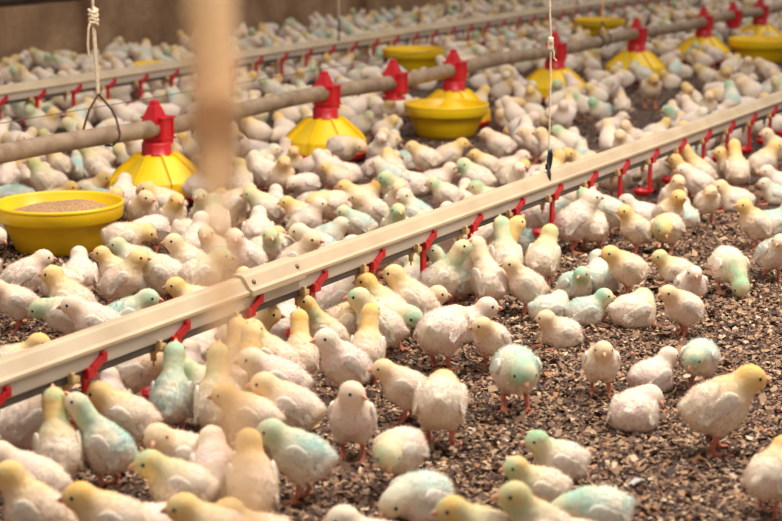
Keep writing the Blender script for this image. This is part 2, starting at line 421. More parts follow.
def collar_mesh():
    bm = bmesh.new()
    zb = .136
    add_lathe(bm, [(.001, PIPE_Z - .045), (.041, PIPE_Z - .045), (.043, PIPE_Z - .050), (.043, zb + .012), (.046, zb + .010), (.046, zb), (.001, zb)], 28)
    return bm
def grill_mesh():
    bm = bmesh.new()
    # a domed cover with ten radial ribs running down to the dish and open windows between them
    add_lathe(bm, [(.042, .141), (.056, .141), (.062, .138), (.098, .108), (.130, .080), (.137, .072), (.139, .056), (.136, .056), (.133, .070), (.096, .102), (.060, .132), (.042, .135)], 40, close=True)
    for k in range(8):
        a = k * math.pi / 4 + .2
        rot = Matrix.Rotation(a, 4, 'Z')
        rp = [(.046, .146), (.066, .145), (.102, .115), (.134, .087), (.144, .074), (.146, .028), (.139, .028), (.136, .060), (.126, .076), (.094, .104), (.056, .134)]
        fr = [[bm.verts.new(rot @ Vector((r, w, z))) for r, z in rp] for w in (-.0055, .0055)]
        bm.faces.new(fr[0]); bm.faces.new(fr[1][::-1])
        for i in range(len(rp)): bm.faces.new((fr[0][i], fr[0][(i + 1) % len(rp)], fr[1][(i + 1) % len(rp)], fr[1][i]))
    return bm
def skirt_mesh():
    bm = bmesh.new()
    add_lathe(bm, [(.135, .058), (.139, .058), (.141, .044), (.141, .032), (.137, .032), (.136, .044)], 40, close=True)
    return bm
def dish_mesh():
    bm = bmesh.new(); add_lathe(bm, [(.001, .004), (.105, .004), (.130, .016), (.142, .034), (.146, .034), (.146, .030), (.136, .012), (.108, .000), (.001, .000)], 36)
    return bm
ME = {k: bm_mesh(k, f(), k in ('collar', 'dish')) for k, f in (('drop_cone', pan_top_mesh), ('clamp', clamp_mesh), ('collar', collar_mesh), ('grill', grill_mesh), ('skirt', skirt_mesh), ('dish', dish_mesh))}
bm = bmesh.new(); add_lathe(bm, [(.001, PIPE_Z - .045), (.030, PIPE_Z - .045), (.030, PIPE_Z - .056), (.044, PIPE_Z - .058), (.044, PIPE_Z - .066), (.001, PIPE_Z - .066)], 24); ME['flange'] = bm_mesh('flange', bm, True)
ORD = ['first', 'second', 'third', 'fourth', 'fifth', 'sixth', 'seventh', 'eighth', 'ninth', 'tenth', 'eleventh', 'twelfth', 'thirteenth', 'fourteenth', 'fifteenth', 'sixteenth', 'seventeenth', 'eighteenth']
PANS = []
pan_label = {0: 'yellow feeder pan with red drop cone on the feed pipe, beside the feed-filled bowl', 2: 'second yellow feeder pan from the left on the feed pipe, red cone on top',
             4: 'yellow feeder pan with red cone just behind the empty yellow bowl', 6: 'yellow feeder pan with red cone beside the white hanging cord',
             8: 'yellow feeder pan with red cone, next one right of the white cord', 10: 'yellow feeder pan with red cone, just left of the blurred empty bowl',
             12: 'yellow feeder pan with red cone behind the empty bowl at the far right'}
for k, lab in pan_label.items():
    P = P_feed + FDIR * (sp0 + pstep * k); PANS.append((P, k))
    r = empty('feeder_pan', P, FROT); tag(r, lab, 'feeder', 'feeder pans along the feed pipe')
    for nm in ('drop_cone', 'clamp', 'collar'): link(nm, ME[nm], M['red'], r)
    g = link('grill', ME['grill'], M['yellow'], r); link('skirt', ME['skirt'], M['yellow'], g)
    link('dish', ME['dish'], M['red'], r)
for k, lab in ((3, 'red feed outlet without a pan, between second and third yellow feeder pans'), (11, 'blurred red feed outlet without a pan, between the last two feeder pans')):
    r = empty('feed_outlet', P_feed + FDIR * (sp0 + pstep * k), FROT); tag(r, lab, 'feed outlet', 'pan-less outlets on the feed pipe')
    for nm in ('drop_cone', 'clamp', 'flange'): link(nm, ME[nm], M['red'], r)

# ------------------------------------------------------------------ bowls
def bowl_mesh():
    bm = bmesh.new()
    add_lathe(bm, [(.001, .004), (.092, .004), (.104, .012), (.118, .045), (.137, .083), (.148, .090), (.150, .118), (.1525, .121), (.156, .121), (.157, .117), (.155, .086), (.152, .083), (.141, .079), (.124, .045), (.110, .010), (.098, .000), (.001, .000)], 48)
    return bm_mesh('bowl', bm, True)
BM_ = bowl_mesh()
bm = bmesh.new(); add_lathe(bm, [(.156, .112), (.1575, .114), (.1585, .118), (.157, .1225), (.153, .1225), (.1525, .119)], 48, close=True); RIM_ = bm_mesh('bowl_rim', bm, True)
BOWLS = []
for px, py, sc, lab in ((61, 250, 1.03, 'yellow bowl heaped with brown feed in front of the feed pipe'), (446, 136, 1.0, 'empty yellow bowl in front of the third feeder pan'),
                        (414, 73, 1.0, 'yellow bowl between the feed pipe and the far drinker line, behind the pan-less outlet'), (759, 63, 1.05, 'blurred empty yellow bowl in front of the last feeder pan'),
                        (599, 39, 1.0, 'yellow bowl behind the feed pipe just right of the white cord'), (157, 84, .8, 'yellow rim showing above the far drinker rail, near the looped rope'),
                        (455, 42, .8, 'yellow rim showing above the far drinker rail, near the middle'), (620, 12, .9, 'yellow bowl cut by the top edge, behind the far drinker line')):
    P = ground(px, py); BOWLS.append((P, .14 * sc))
    b = empty('feed_bowl', P, random.uniform(0, 6)); b.scale = (sc,) * 3; tag(b, lab, 'bowl', 'yellow feed bowls on the litter')
    link('bowl', BM_, M['yellow'], b); link('rim', RIM_, M['yellow'], b)
    b.scale = (1, 1, 1)
    if sc != 1.0:
        for c in b.children: c.scale = (sc,) * 3
P = BOWLS[0][0]
n, rr = 44, .143; Vf = []; Ff = []
for i in range(n + 1):
    for k in range(48):
        r = rr * i / n; a = k * 2 * math.pi / 48; x, y = r * math.cos(a), r * math.sin(a)
        hh = .092 + .020 * max(0, 1 - (r / rr) ** 2) + .016 * math.exp(-((x - .06) ** 2 + (y - .03) ** 2) / .004) + .006 * math.exp(-((x + .05) ** 2 + (y - .05) ** 2) / .003)
        Vf.append((x, y, hh + random.uniform(-.0012, .0012)))
for i in range(n):
    for k in range(48): Ff.append((i * 48 + k, i * 48 + (k + 1) % 48, (i + 1) * 48 + (k + 1) % 48, (i + 1) * 48 + k))
o = link('poultry_feed', np_mesh('poultry_feed', Vf, Ff), M['feed'], None, P); tag(o, 'heap of brown crumbly feed filling the nearest yellow bowl', 'feed', kind='stuff')

# ------------------------------------------------------------------ hanging cords
def twisted(bm, pts, r, strands=2, pitch=.03, n=6):
    pts = [Vector(p) for p in pts]
    L = [0]
    for a, b in zip(pts, pts[1:]): L.append(L[-1] + (b - a).length)
    N = max(8, int(L[-1] / pitch * 8))
    for s in range(strands):
        q = []
        for i in range(N + 1):
            d = L[-1] * i / N; k = max(j for j in range(len(L)) if L[j] <= d + 1e-9); k = min(k, len(pts) - 2)
            p = pts[k].lerp(pts[k + 1], (d - L[k]) / (L[k + 1] - L[k])); a = d / pitch * 2 * math.pi + s * 2 * math.pi / strands
            q.append(p + Vector((math.cos(a), math.sin(a), 0)) * r * .5)
        add_tube(bm, q, r * .56, n)
def line_pt(P, px, z): return P + DIR * s_at(P, px, z) + Vector((0, 0, z))
# white cord with tensioner and black clip on the near line
b0 = line_pt(P_near, 548.5, NEAR_H + .045)
zt = 2.3
off = Vector((-.004, 0, 0))
root = empty('hanging_string', b0); tag(root, 'thin white cord with black clip holding up the front drinker line', 'cord')
def at_row(P, py): return z_at(P, py)
z_clip = at_row(Vector((b0.x, b0.y, 0)), 150); z_ten0 = at_row(Vector((b0.x, b0.y, 0)), 50); z_ten1 = at_row(Vector((b0.x, b0.y, 0)), 37)
bm = bmesh.new(); twisted(bm, [(0, 0, z_clip - b0.z - .004), (0, 0, z_ten0 - b0.z), (-.006, 0, z_ten1 - b0.z + .1), (-.05, 0, zt - b0.z)], .0026, 2, .012, 5)
link('cord', bm_mesh('cord', bm, True), M['cord'], root)
bm = bmesh.new(); zc = (z_ten0 + z_ten1) / 2 - b0.z
add_box(bm, (-.001, 0, zc), (.014, .010, z_ten1 - z_ten0), bevel=.003); add_box(bm, (-.001, -.004, zc + .008), (.009, .008, .012), bevel=.002)
link('tensioner', bm_mesh('tensioner', bm), M['cord'], root)
bm = bmesh.new(); add_tube(bm, [(.003, 0, zc - .012), (.008, -.003, zc - .022), (.007, -.004, zc - .034), (.014, -.004, zc - .042)], .0016, 6); link('cord_end', bm_mesh('cord_end', bm), M['cord'], root)
bm = bmesh.new(); zz = z_clip - b0.z
add_tube(bm, [(0, 0, zz), (.002, 0, zz - .006), (0, 0, zz - .02), (-.002, -.006, zz - .04), (0, -.024, .012), (0, -.026, -.004), (0, -.021, -.012)], [.0035, .005, .0048, .0042, .0045, .004, .0035], 8)
add_tube(bm, [(.005, 0, zz + .002), (.0075, 0, zz - .012), (.006, -.002, zz - .030), (.002, -.006, zz - .046)], .0028, 8)
add_box(bm, (-.004, -.003, zz - .042), (.010, .008, .014), bevel=.002)
link('clip', bm_mesh('clip', bm, True), M['clip'], root)
# doubled rope with wire bail under the feed pipe, at the left
s_b = s_at(P_feed, 100, PIPE_Z, FDIR); b1 = P_feed + FDIR * s_b + Vector((0, 0, PIPE_Z))
root = empty('pipe_hanger', b1, FROT); tag(root, 'knotted pale rope with wire loop carrying the feed pipe, near the brown wall pillar', 'rope hanger')
Pb = Vector((b1.x, b1.y, 0)); zr = z_at(Pb, 94) - b1.z; zk = z_at(Pb, 15) - b1.z
bm = bmesh.new(); lean = -.018
twisted(bm, [(lean * 0 - .004, 0, zr), (-.016, 0, zk)], .0036, 2, .014, 5); twisted(bm, [(.002, 0, zr), (-.004, .004, zk)], .0036, 2, .014, 5)
twisted(bm, [(-.010, 0, zk + .01), (-.035, 0, zk + .8), (-.06, 0, 2.2)], .0042, 2, .016, 5)
link('rope', bm_mesh('rope', bm, True), M['cord'], root)
bm = bmesh.new()
for k in range(4):
    q = [(-.010 + .013 * math.cos(a), .010 * math.sin(a), zk - .022 + k * .011 + .004 * math.sin(a * 2 + k)) for a in [i * math.pi / 8 for i in range(17)]]
    add_tube(bm, q, .0042, 6, cap=False)
add_tube(bm, [(-.016, 0, zk - .02), (-.010, -.004, zk + .006), (-.004, 0, zk + .02)], .006, 6)
link('knot', bm_mesh('knot', bm, True), M['cord'], root)
bm = bmesh.new(); twisted(bm, [(-.020, 0, zk - .010), (-.040, -.006, zk - .035), (-.045, -.006, zk - .08), (-.040, -.006, zk - .115)], .0034, 2, .014, 5); link('rope_tail', bm_mesh('rope_tail', bm, True), M['cord'], root)
bm = bmesh.new()
add_tube(bm, [(-.040, .030, -.015), (-.042, .028, .012), (-.040, .014, .052), (-.034, .006, zr - .040), (-.004, 0, zr - .004), (0, 0, zr + .003), (.004, 0, zr - .004), (.046, -.006, zr - .046), (.052, -.018, .045), (.052, -.029, .006), (.047, -.029, -.012), (.036, -.014, -.0275), (.028, .006, -.028)], .0033, 8)
link('wire_bail', bm_mesh('wire_bail', bm, True), M['wire'], root)
# brown wire hook and cord on the pipe further along
s_c = s_at(P_feed, 602, PIPE_Z, FDIR); b3 = P_feed + FDIR * s_c + Vector((0, 0, PIPE_Z)); root = empty('pipe_hanger', b3, FROT)
tag(root, 'brown wire hook and cord on the feed pipe, right of the white hanging cord', 'rope hanger')
bm = bmesh.new(); add_tube(bm, [(-.05, .028, -.01), (-.05, 0, .030), (-.03, 0, .06), (.0, 0, .09), (.02, 0, .066), (.035, -.028, .02), (.03, -.03, -.012), (.02, -.01, -.03)], .003, 8)
for k in range(3): add_tube(bm, [(-.055 + k * .012 + .006 * math.cos(a), .0295 * math.cos(a), .0295 * math.sin(a)) for a in [i * math.pi / 8 for i in range(17)]], .0026, 6, cap=False)
link('wire_bail', bm_mesh('wire_bail', bm, True), M['wire'], root)
bm = bmesh.new(); twisted(bm, [(0, 0, .088), (.004, 0, .5), (.01, 0, 2.0)], .004, 2, .016, 5); link('rope', bm_mesh('rope', bm, True), M['rope'], root)
# two cords of the far drinker line
for px, lab in ((339, 'thin pale cord with dark hook dropping to the far drinker line, before the wall'), (577, 'pale cord dropping to the far drinker line above the yellow bowl')):
    b2 = line_pt(P_far, px, FAR_H + .06); root = empty('hanging_string', b2); tag(root, lab, 'cord')
    bm = bmesh.new(); twisted(bm, [(0, 0, .085), (-.004, 0, .9), (-.01, 0, 2.2)], .0042, 2, .014, 5); link('cord', bm_mesh('cord', bm, True), M['cord'], root)
    bm = bmesh.new(); add_tube(bm, [(0, 0, .09), (0, 0, .05), (0, -.012, .03), (0, -.030, .004), (0, -.026, -.02)], .0040, 8); link('clip', bm_mesh('clip', bm, True), M['clip'], root)
# the rope that hangs close to the camera, out of focus
def ray_at(px, py, d): return EYE + FWD * d + RIGHT * ((px - W_PX / 2) * d / FPX) + UP * ((H_PX / 2 - py) * d / FPX)
tp = ray_at(209, -14, .74); kn = ray_at(215, 140, .67); bt = ray_at(252, 560, .40)
root = empty('hanging_rope', tp); tag(root, 'thick tan rope hanging very close to the lens, strongly blurred', 'rope')
loc = lambda p: p - tp
bm = bmesh.new(); u = tp + (tp - kn).normalized() * 1.2
twisted(bm, [loc(kn), loc(tp), loc(u)], .0105, 3, .030, 8); link('doubled_rope', bm_mesh('doubled_rope', bm, True), M['rope'], root)
bm = bmesh.new(); md = ray_at(226, 320, .50)
twisted(bm, [loc(kn), loc(md), loc(bt)], .0034, 2, .010, 8); link('single_rope', bm_mesh('single_rope', bm, True), M['rope'], root)
bm = bmesh.new()
for k in range(4):
    q = [loc(kn) + Vector((.0065 * math.cos(a), .0065 * math.sin(a), -.012 + k * .008 + .003 * math.sin(a + k))) for a in [i * math.pi / 8 for i in range(17)]]
    add_tube(bm, q, .0042, 8, cap=False)
link('knot', bm_mesh('knot', bm, True), M['rope'], root)
# a white feather on the bare litter
bm = bmesh.new(); fv = []
for i in range(9):
    t = i / 8; w = .0075 * math.sin(math.pi * min(1, t * .9 + .08)) ** .7 + .0008
    fv.append([bm.verts.new((.034 * (t - .5), s * w, .004 + .004 * math.sin(t * 3) - abs(s) * .0015 * math.sin(t * 9))) for s in (-1, -.5, 0, .5, 1)])
for a, b in zip(fv, fv[1:]):
    for k in range(4): bm.faces.new((a[k], a[k + 1], b[k + 1], b[k]))
r = bmesh.ops.solidify(bm, geom=bm.faces[:], thickness=.0008)
o = link('feather', bm_mesh('feather', bm, True), M['feather'], None, ground(637, 487) + Vector((0, 0, .004))); o.rotation_euler.z = .7
bm = bmesh.new(); add_tube(bm, [(-.021, 0, .005), (-.01, 0, .0062), (.012, 0, .0075)], [.0009, .0007, .0004], 6); link('quill', bm_mesh('quill', bm), M['feather'], o)
tag(o, 'small white feather lying on the bare wood shavings', 'feather')

# ------------------------------------------------------------------ chicks: one surface per pose, grown from a distance field
def sdE(p, c, r, R=None):
    q = p - np.array(c)
    if R is not None: q = q @ np.array(R)
    r = np.array(r); k0 = np.linalg.norm(q / r, axis=-1); k1 = np.linalg.norm(q / r ** 2, axis=-1)
    return k0 * (k0 - 1) / np.maximum(k1, 1e-6)
def sdC(p, a, b, ra, rb):
    a, b = np.array(a), np.array(b); ab = b - a
    t = np.clip(((p - a) @ ab) / ab.dot(ab), 0, 1)
    return np.linalg.norm(p - a - t[..., None] * ab, axis=-1) - (ra + (rb - ra) * t)
def smin(a, b, k):
    h = np.clip(.5 + .5 * (b - a) / k, 0, 1)
    return b * (1 - h) + a * h - k * h * (1 - h)
def union(ds, k):
    d = ds[0]
    for e in ds[1:]: d = smin(d, e, k)
    return d
def surface_nets(fn, lo, hi, h):
    lo = np.array(lo); n = np.ceil((np.array(hi) - lo) / h).astype(int) + 1
    ax = [lo[i] + h * np.arange(n[i]) for i in range(3)]
    G = np.stack(np.meshgrid(*ax, indexing='ij'), -1)
    D = fn(G.reshape(-1, 3)).reshape(n)
    S = D < 0
    cn = n - 1; acc = np.zeros((*cn, 3)); cnt = np.zeros(cn)
    corner = lambda A, i, j, k: A[i:i + cn[0], j:j + cn[1], k:k + cn[2]]
    base = np.stack(np.meshgrid(*[np.arange(m) for m in cn], indexing='ij'), -1).astype(float)
    for d in range(3):
        o1, o2 = [q for q in range(3) if q != d]
        for a in (0, 1):
            for b in (0, 1):
                e0 = [0, 0, 0]; e0[o1] = a; e0[o2] = b; e1 = list(e0); e1[d] = 1
                d0, d1 = corner(D, *e0), corner(D, *e1); x = (d0 < 0) != (d1 < 0)
                t = np.where(x, d0 / np.where(x, d0 - d1, 1), 0)
                pos = np.array(e0, float) + base; pos[..., d] += t
                acc += np.where(x[..., None], pos, 0); cnt += x
    act = cnt > 0
    idx = -np.ones(cn, int); idx[act] = np.arange(act.sum())
    V = lo + h * acc[act] / cnt[act][:, None]
    F = []
    for d in range(3):
        o1, o2 = [q for q in range(3) if q != d]
        sl0 = [slice(None)] * 3; sl1 = [slice(None)] * 3; sl0[d] = slice(0, -1); sl1[d] = slice(1, None)
        a, b = S[tuple(sl0)], S[tuple(sl1)]; x = np.argwhere(a != b)
        x = x[(x[:, o1] > 0) & (x[:, o2] > 0) & (x[:, o1] < cn[o1]) & (x[:, o2] < cn[o2])]
        if not len(x): continue
        flip = a[tuple(x.T)]
        def at(u, v):
            y = x.copy(); y[:, o1] -= u; y[:, o2] -= v
            return idx[tuple(y.T)]
        q = np.stack([at(0, 0), at(1, 0), at(1, 1), at(0, 1)], 1)
        if d == 1: flip = ~flip
        q[~flip] = q[~flip][:, ::-1]; F.append(q)
    F = np.concatenate(F); F = F[(F >= 0).all(1)]
    return V, F
def vnormals(V, F):
    N = np.zeros_like(V); fn = np.cross(V[F[:, 2]] - V[F[:, 0]], V[F[:, 3]] - V[F[:, 1]])
    for k in range(4): np.add.at(N, F[:, k], fn)
    return N / np.maximum(np.linalg.norm(N, axis=1), 1e-12)[:, None], fn
def hashnoise(P, s, seed):
    r = np.random.default_rng(seed); out = 0
    for k in range(10):
        w = r.normal(0, 1, 3); w /= np.linalg.norm(w); out = out + np.sin(P @ w * s * r.uniform(.7, 1.4) + r.uniform(0, 6.28))
    return out / 4.5
# pose: body height, body pitch (up), head centre, head yaw (to its own left), head pitch, lying
POSES = {
    'S': (.073, 15, (.047, 0, .110), 0, -6, 0), 'SL': (.073, 15, (.041, .008, .110), 58, -8, 0), 'SR': (.073, 15, (.041, -.008, .110), -58, -8, 0),
    'A': (.072, 26, (.039, 0, .122), 0, 0, 0), 'AL': (.072, 26, (.035, .005, .122), 60, -4, 0), 'AR': (.072, 26, (.035, -.005, .122), -60, -4, 0),
    'D': (.072, 30, (.048, 0, .138), 0, 48, 0), 'F': (.070, -6, (.059, 0, .079), 0, -32, 0),
    'FL': (.070, -6, (.048, .018, .075), 48, -38, 0), 'FR': (.070, -6, (.048, -.018, .075), -48, -38, 0),
    'P': (.067, -20, (.060, 0, .030), 0, -62, 0),
    'L': (.032, 4, (.046, 0, .070), 0, -6, 1), 'LL': (.032, 4, (.041, .008, .070), 60, -10, 1), 'LR': (.032, 4, (.041, -.008, .070), -60, -10, 1),
    'K': (.032, -2, (.055, 0, .034), 0, -28, 1), 'TL': (.032, 0, (.030, .024, .054), 118, -18, 1), 'TR': (.032, 0, (.030, -.024, .054), -118, -18, 1),
}
ROTM = lambda ax, deg: np.array(Matrix.Rotation(math.radians(deg), 3, ax))
def pose_fields(name):
    bz, pit, H, hy, hp, lying = POSES[name]
    R = ROTM('Y', -pit); T = lambda q: R @ np.array(q) + np.array((0, 0, bz))
    HR = ROTM('Z', hy) @ ROTM('Y', -hp); H = np.array(H); hd = HR @ np.array((1, 0, 0)); hu = HR @ np.array((0, 0, 1)); hs = HR @ np.array((0, 1, 0))
    wide = 1.12 if lying else 1.0
    def body(p):
        ds = [sdE(p, T((0, 0, 0)), (.0400, .0338 * wide, .0325), R), sdE(p, T((-.018, 0, -.004)), (.0262, .0302 * wide, .0280), R), sdE(p, T((.017, 0, -.003)), (.0258, .0295 * wide, .0285), R),
              sdC(p, T((-.036, 0, .004)), T((-.046, 0, .009)), .0105, .0055)]
        if not lying:
            ds += [sdE(p, T((-.003, s * .0160, -.022)), (.0145, .0105, .0170), R) for s in (-1, 1)]
        else:
            ds += [sdE(p, (.004, s * .024, .016), (.028, .014, .014)) for s in (-1, 1)]
        return union(ds, .014)
    n0 = T((.022, 0, .011)); nm = (n0 + H) / 2 + np.array((.004 if H[2] > bz else 0, 0, .002))
    def head(p):
        return union([sdE(p, H, (.0192, .0178, .0174), HR), sdE(p, H + hd * .007 - hu * .002, (.0135, .0130, .0122), HR), sdC(p, n0, nm, .0215, .0168), sdC(p, nm, H - hd * .003, .0168, .0150)], .010)
    def legs(p):
        ds = []
        for s in (-1, 1):
            if lying:
                fx, fy = .040, s * .021
                ds += [sdC(p, (.012, s * .022, .010), (fx, fy, .005), .004, .003)]
            else:
                fx, fy = (.012 if s > 0 else -.003), s * .0175
                hip = T((-.006, s * .0165, -.036))
                ds += [sdC(p, hip, (fx - .006, fy, .016), .0050, .0036), sdC(p, (fx - .006, fy, .016), (fx, fy, .004), .0037, .0036)]
            for a, l in ((-34, .023), (0, .028), (34, .023), (180, .013)):
                if lying and a == 180: continue
                e = (fx + l * math.cos(math.radians(a)), fy + l * math.sin(math.radians(a)), .0022)
                ds.append(sdC(p, (fx, fy, .004), e, 0.0033, .0021))
        return union(ds, .003)
    return body, head, legs, (H, hd, hu, hs, HR, T, R)
def build_pose(name, h, fuzz=True, seed=0):
    body, head, legs, fr = pose_fields(name)
    H = fr[0]
    lo = (min(-.072, H[0] - .03), -.052, -.0035); hi = (max(.062, H[0] + .032), .052, max(.112, H[2] + .030))
    f = lambda p: smin(smin(body(p), head(p), .015), legs(p), .004)
    V, F = surface_nets(f, lo, hi, h)
    db, dh, dl = body(V), head(V), legs(V)
    wl = np.clip((np.minimum(db, dh) - dl) / .003, 0, 1)
    wh = np.clip(.5 + (db - dh) / .034, 0, 1) * (1 - wl)
    N, fn = vnormals(V, F)
    wb = np.clip((N[:, 2] + .15) / .7, 0, 1) * (1 - wl) * (1 - .6 * wh)
    amp = (1 - wl) * (.0006 - .0004 * wh)
    V2 = V + N * (amp * (hashnoise(V, 420, seed) + .6 * hashnoise(V, 900, seed + 1)))[:, None]
    C = np.stack([wh, wl, wb], 1)
    return V2, F, C, N, fn, fr, wl, wh
def fuzz_mesh(name, V, F, C, N, fn, wl, wh, count, seed):
    r = np.random.default_rng(seed); A = np.linalg.norm(fn, axis=1) * (wl[F].mean(1) < .4)
    f = r.choice(len(F), count, p=A / A.sum()); w = r.dirichlet((1, 1, 1, 1), count)
    P = (V[F[f]] * w[..., None]).sum(1); n = (N[F[f]] * w[..., None]).sum(1); n /= np.linalg.norm(n, axis=1)[:, None]
    c = (C[F[f]] * w[..., None]).sum(1); hw = (wh[F[f]] * w).sum(1)
    flow = np.array((-.75, 0, -.35))[None]; d = n * .75 + (flow - (flow * n).sum(1)[:, None] * n) * .62 + r.normal(0, .24, (count, 3)); d /= np.linalg.norm(d, axis=1)[:, None]
    L = r.uniform(.0040, .0085, count) * (1 - .45 * hw)
    t = np.cross(d, r.normal(0, 1, (count, 3))); t /= np.linalg.norm(t, axis=1)[:, None]
    return strands(name, P - n * .0012, d, t, L, r.uniform(.00022, .00042, count), n, c)
def strand_arrays(P, d, t, L, w):
    w = w[:, None]; tip = P + d * L[:, None]
    X = np.stack([P - t * w, P + t * w, tip], 1).reshape(-1, 3)
    return X
def strands(name, P, d, t, L, w, n, c):
    X = strand_arrays(P, d, t, L, w)
    me = np_mesh(name, X, np.arange(len(X)).reshape(-1, 3)); paint(me, np.repeat(c, 3, 0))
    me.normals_split_custom_set_from_vertices(np.repeat(n, 3, 0).tolist())
    return me
def beak_mesh(fr):
    H, hd, hu, hs, HR, T, R = fr; bm = bmesh.new()
    up_ = [(.0150, .0042, .0034, .0006), (.0185, .0036, .0030, .0004), (.0225, .0024, .0022, -.0004), (.0262, .0007, .0009, -.0022)]
    lw = [(.0150, .0036, .0022, -.0030), (.0190, .0030, .0018, -.0032), (.0238, .0007, .0008, -.0034)]
    for prof in (up_, lw):
        rings = [[bm.verts.new((x, w * math.cos(k * math.pi / 4), z + hh * math.sin(k * math.pi / 4))) for k in range(8)] for x, w, hh, z in prof]
        for a, b in zip(rings, rings[1:]):
            for k in range(8): bm.faces.new((a[k], a[(k + 1) % 8], b[(k + 1) % 8], b[k]))
        bm.faces.new(rings[0][::-1]); bm.faces.new(rings[-1])
    m4 = Matrix.Translation(Vector(H)) @ Matrix(HR.tolist()).to_4x4() @ Matrix.Translation((-.0045, 0, 0)) @ Matrix.Scale(1.35, 4)
    bmesh.ops.transform(bm, matrix=m4, verts=bm.verts)
    return bm_mesh('beak', bm, True)
def eye_mesh(fr, s):
    H, hd, hu, hs, HR, T, R = fr; bm = bmesh.new(); bmesh.ops.create_uvsphere(bm, u_segments=10, v_segments=7, radius=.0033)
    bmesh.ops.transform(bm, matrix=Matrix.Translation(Vector(H + hd * .0085 + hs * s * .0154 + hu * .0030)), verts=bm.verts)
    return bm_mesh('eye', bm, True)
def wing_field(p):
    ds = [sdE(p, (.006, 0, .002), (.014, .0055, .0115)), sdE(p, (-.010, 0, -.002), (.017, .0048, .0105))]
    ds = [union(ds, .008)]
    for k, (l, z0, z1) in enumerate(((.034, .005, -.001), (.038, .001, -.006), (.037, -.003, -.011), (.032, -.006, -.014))):
        ds.append(sdC(p, (-.008, 0, z0), (-l, .001 * k, z1), .0042, .0022))
    return union(ds, .0022)
WV, WF = surface_nets(wing_field, (-.046, -.010, -.022), (.026, .012, .020), .0016)
WN, _ = vnormals(WV, WF); WV = WV + WN * (.0004 * hashnoise(WV, 700, 4))[:, None]
def wing_mesh(fr, lying, s):
    T, R = fr[5], fr[6]; Q = WV * np.array((1, s * .72, 1)) * 1.08
    M3 = (ROTM('X', s * 9) @ ROTM('Z', s * 5) @ ROTM('Y', -10))
    sh = np.array((.006, s * (.0320 if not lying else .0362), .007)); X = lambda q: (q @ M3.T + sh) @ R.T + np.array((0, 0, POSES_Z))
    F = WF if s > 0 else WF[:, ::-1]; tri = np.concatenate([F[:, [0, 1, 2]], F[:, [0, 2, 3]]])
    Q2 = X(Q); N, fn = vnormals(Q2, F)
    r = np.random.default_rng(9); A = np.linalg.norm(fn, axis=1); cnt = 900; f = r.choice(len(F), cnt, p=A / A.sum())
    P = Q2[F[f]].mean(1); n = N[F[f]].mean(1); n /= np.maximum(np.linalg.norm(n, axis=1), 1e-9)[:, None]
    d = n * .5 + np.array((-.8, 0, -.3)) @ R.T + r.normal(0, .25, (cnt, 3)); d /= np.linalg.norm(d, axis=1)[:, None]
    t = np.cross(d, r.normal(0, 1, (cnt, 3))); t /= np.linalg.norm(t, axis=1)[:, None]
    tr3 = strand_arrays(P - n * .0008, d, t, r.uniform(.004, .007, cnt), r.uniform(.00022, .0004, cnt))
    V = np.concatenate([Q2, tr3]); FF = np.concatenate([tri, np.arange(len(tr3)).reshape(-1, 3) + len(Q2)])
    me = np_mesh('wing', V, FF); paint(me, np.tile((0, 0, .35), (len(V), 1)))
    me.normals_split_custom_set_from_vertices(np.concatenate([N, np.repeat(n, 3, 0)]).tolist())
    me.materials.append(M['wing']); me.materials.append(M['wfluff']); ix = np.zeros(len(FF), np.int32); ix[len(tri):] = 1; me.polygons.foreach_set('material_index', ix)
    return me
LIB = {}
for i, name in enumerate(POSES):
    V, F, C, N, fn, fr, wl, wh = build_pose(name, .0019, True, 3 * i)
    POSES_Z = POSES[name][0]; ly = POSES[name][5]
    me = np_mesh('chick', V, F); paint(me, C)
    Vl, Fl, Cl, Nl, *_ = build_pose(name, .0074, False, 3 * i)
    LIB[name] = dict(body=me, down=fuzz_mesh('down_fluff', V, F, C, N, fn, wl, wh, 9000, i), wl=wing_mesh(fr, ly, 1), wr=wing_mesh(fr, ly, -1), beak=beak_mesh(fr), e1=eye_mesh(fr, 1), e2=eye_mesh(fr, -1),
                     top=float(V[:, 2].max()), pts=V[::25], low=(Vl, Fl, Cl))

TINT = dict(w=(.05, .0, .12), p=(.0, .0, .22), c=(.05, .05, .5), y=(.1, .0, 1.0), g=(1.0, .12, .55), b=(.2, .9, .3), gb=(.95, .95, .45), yg=(.6, .1, .95))
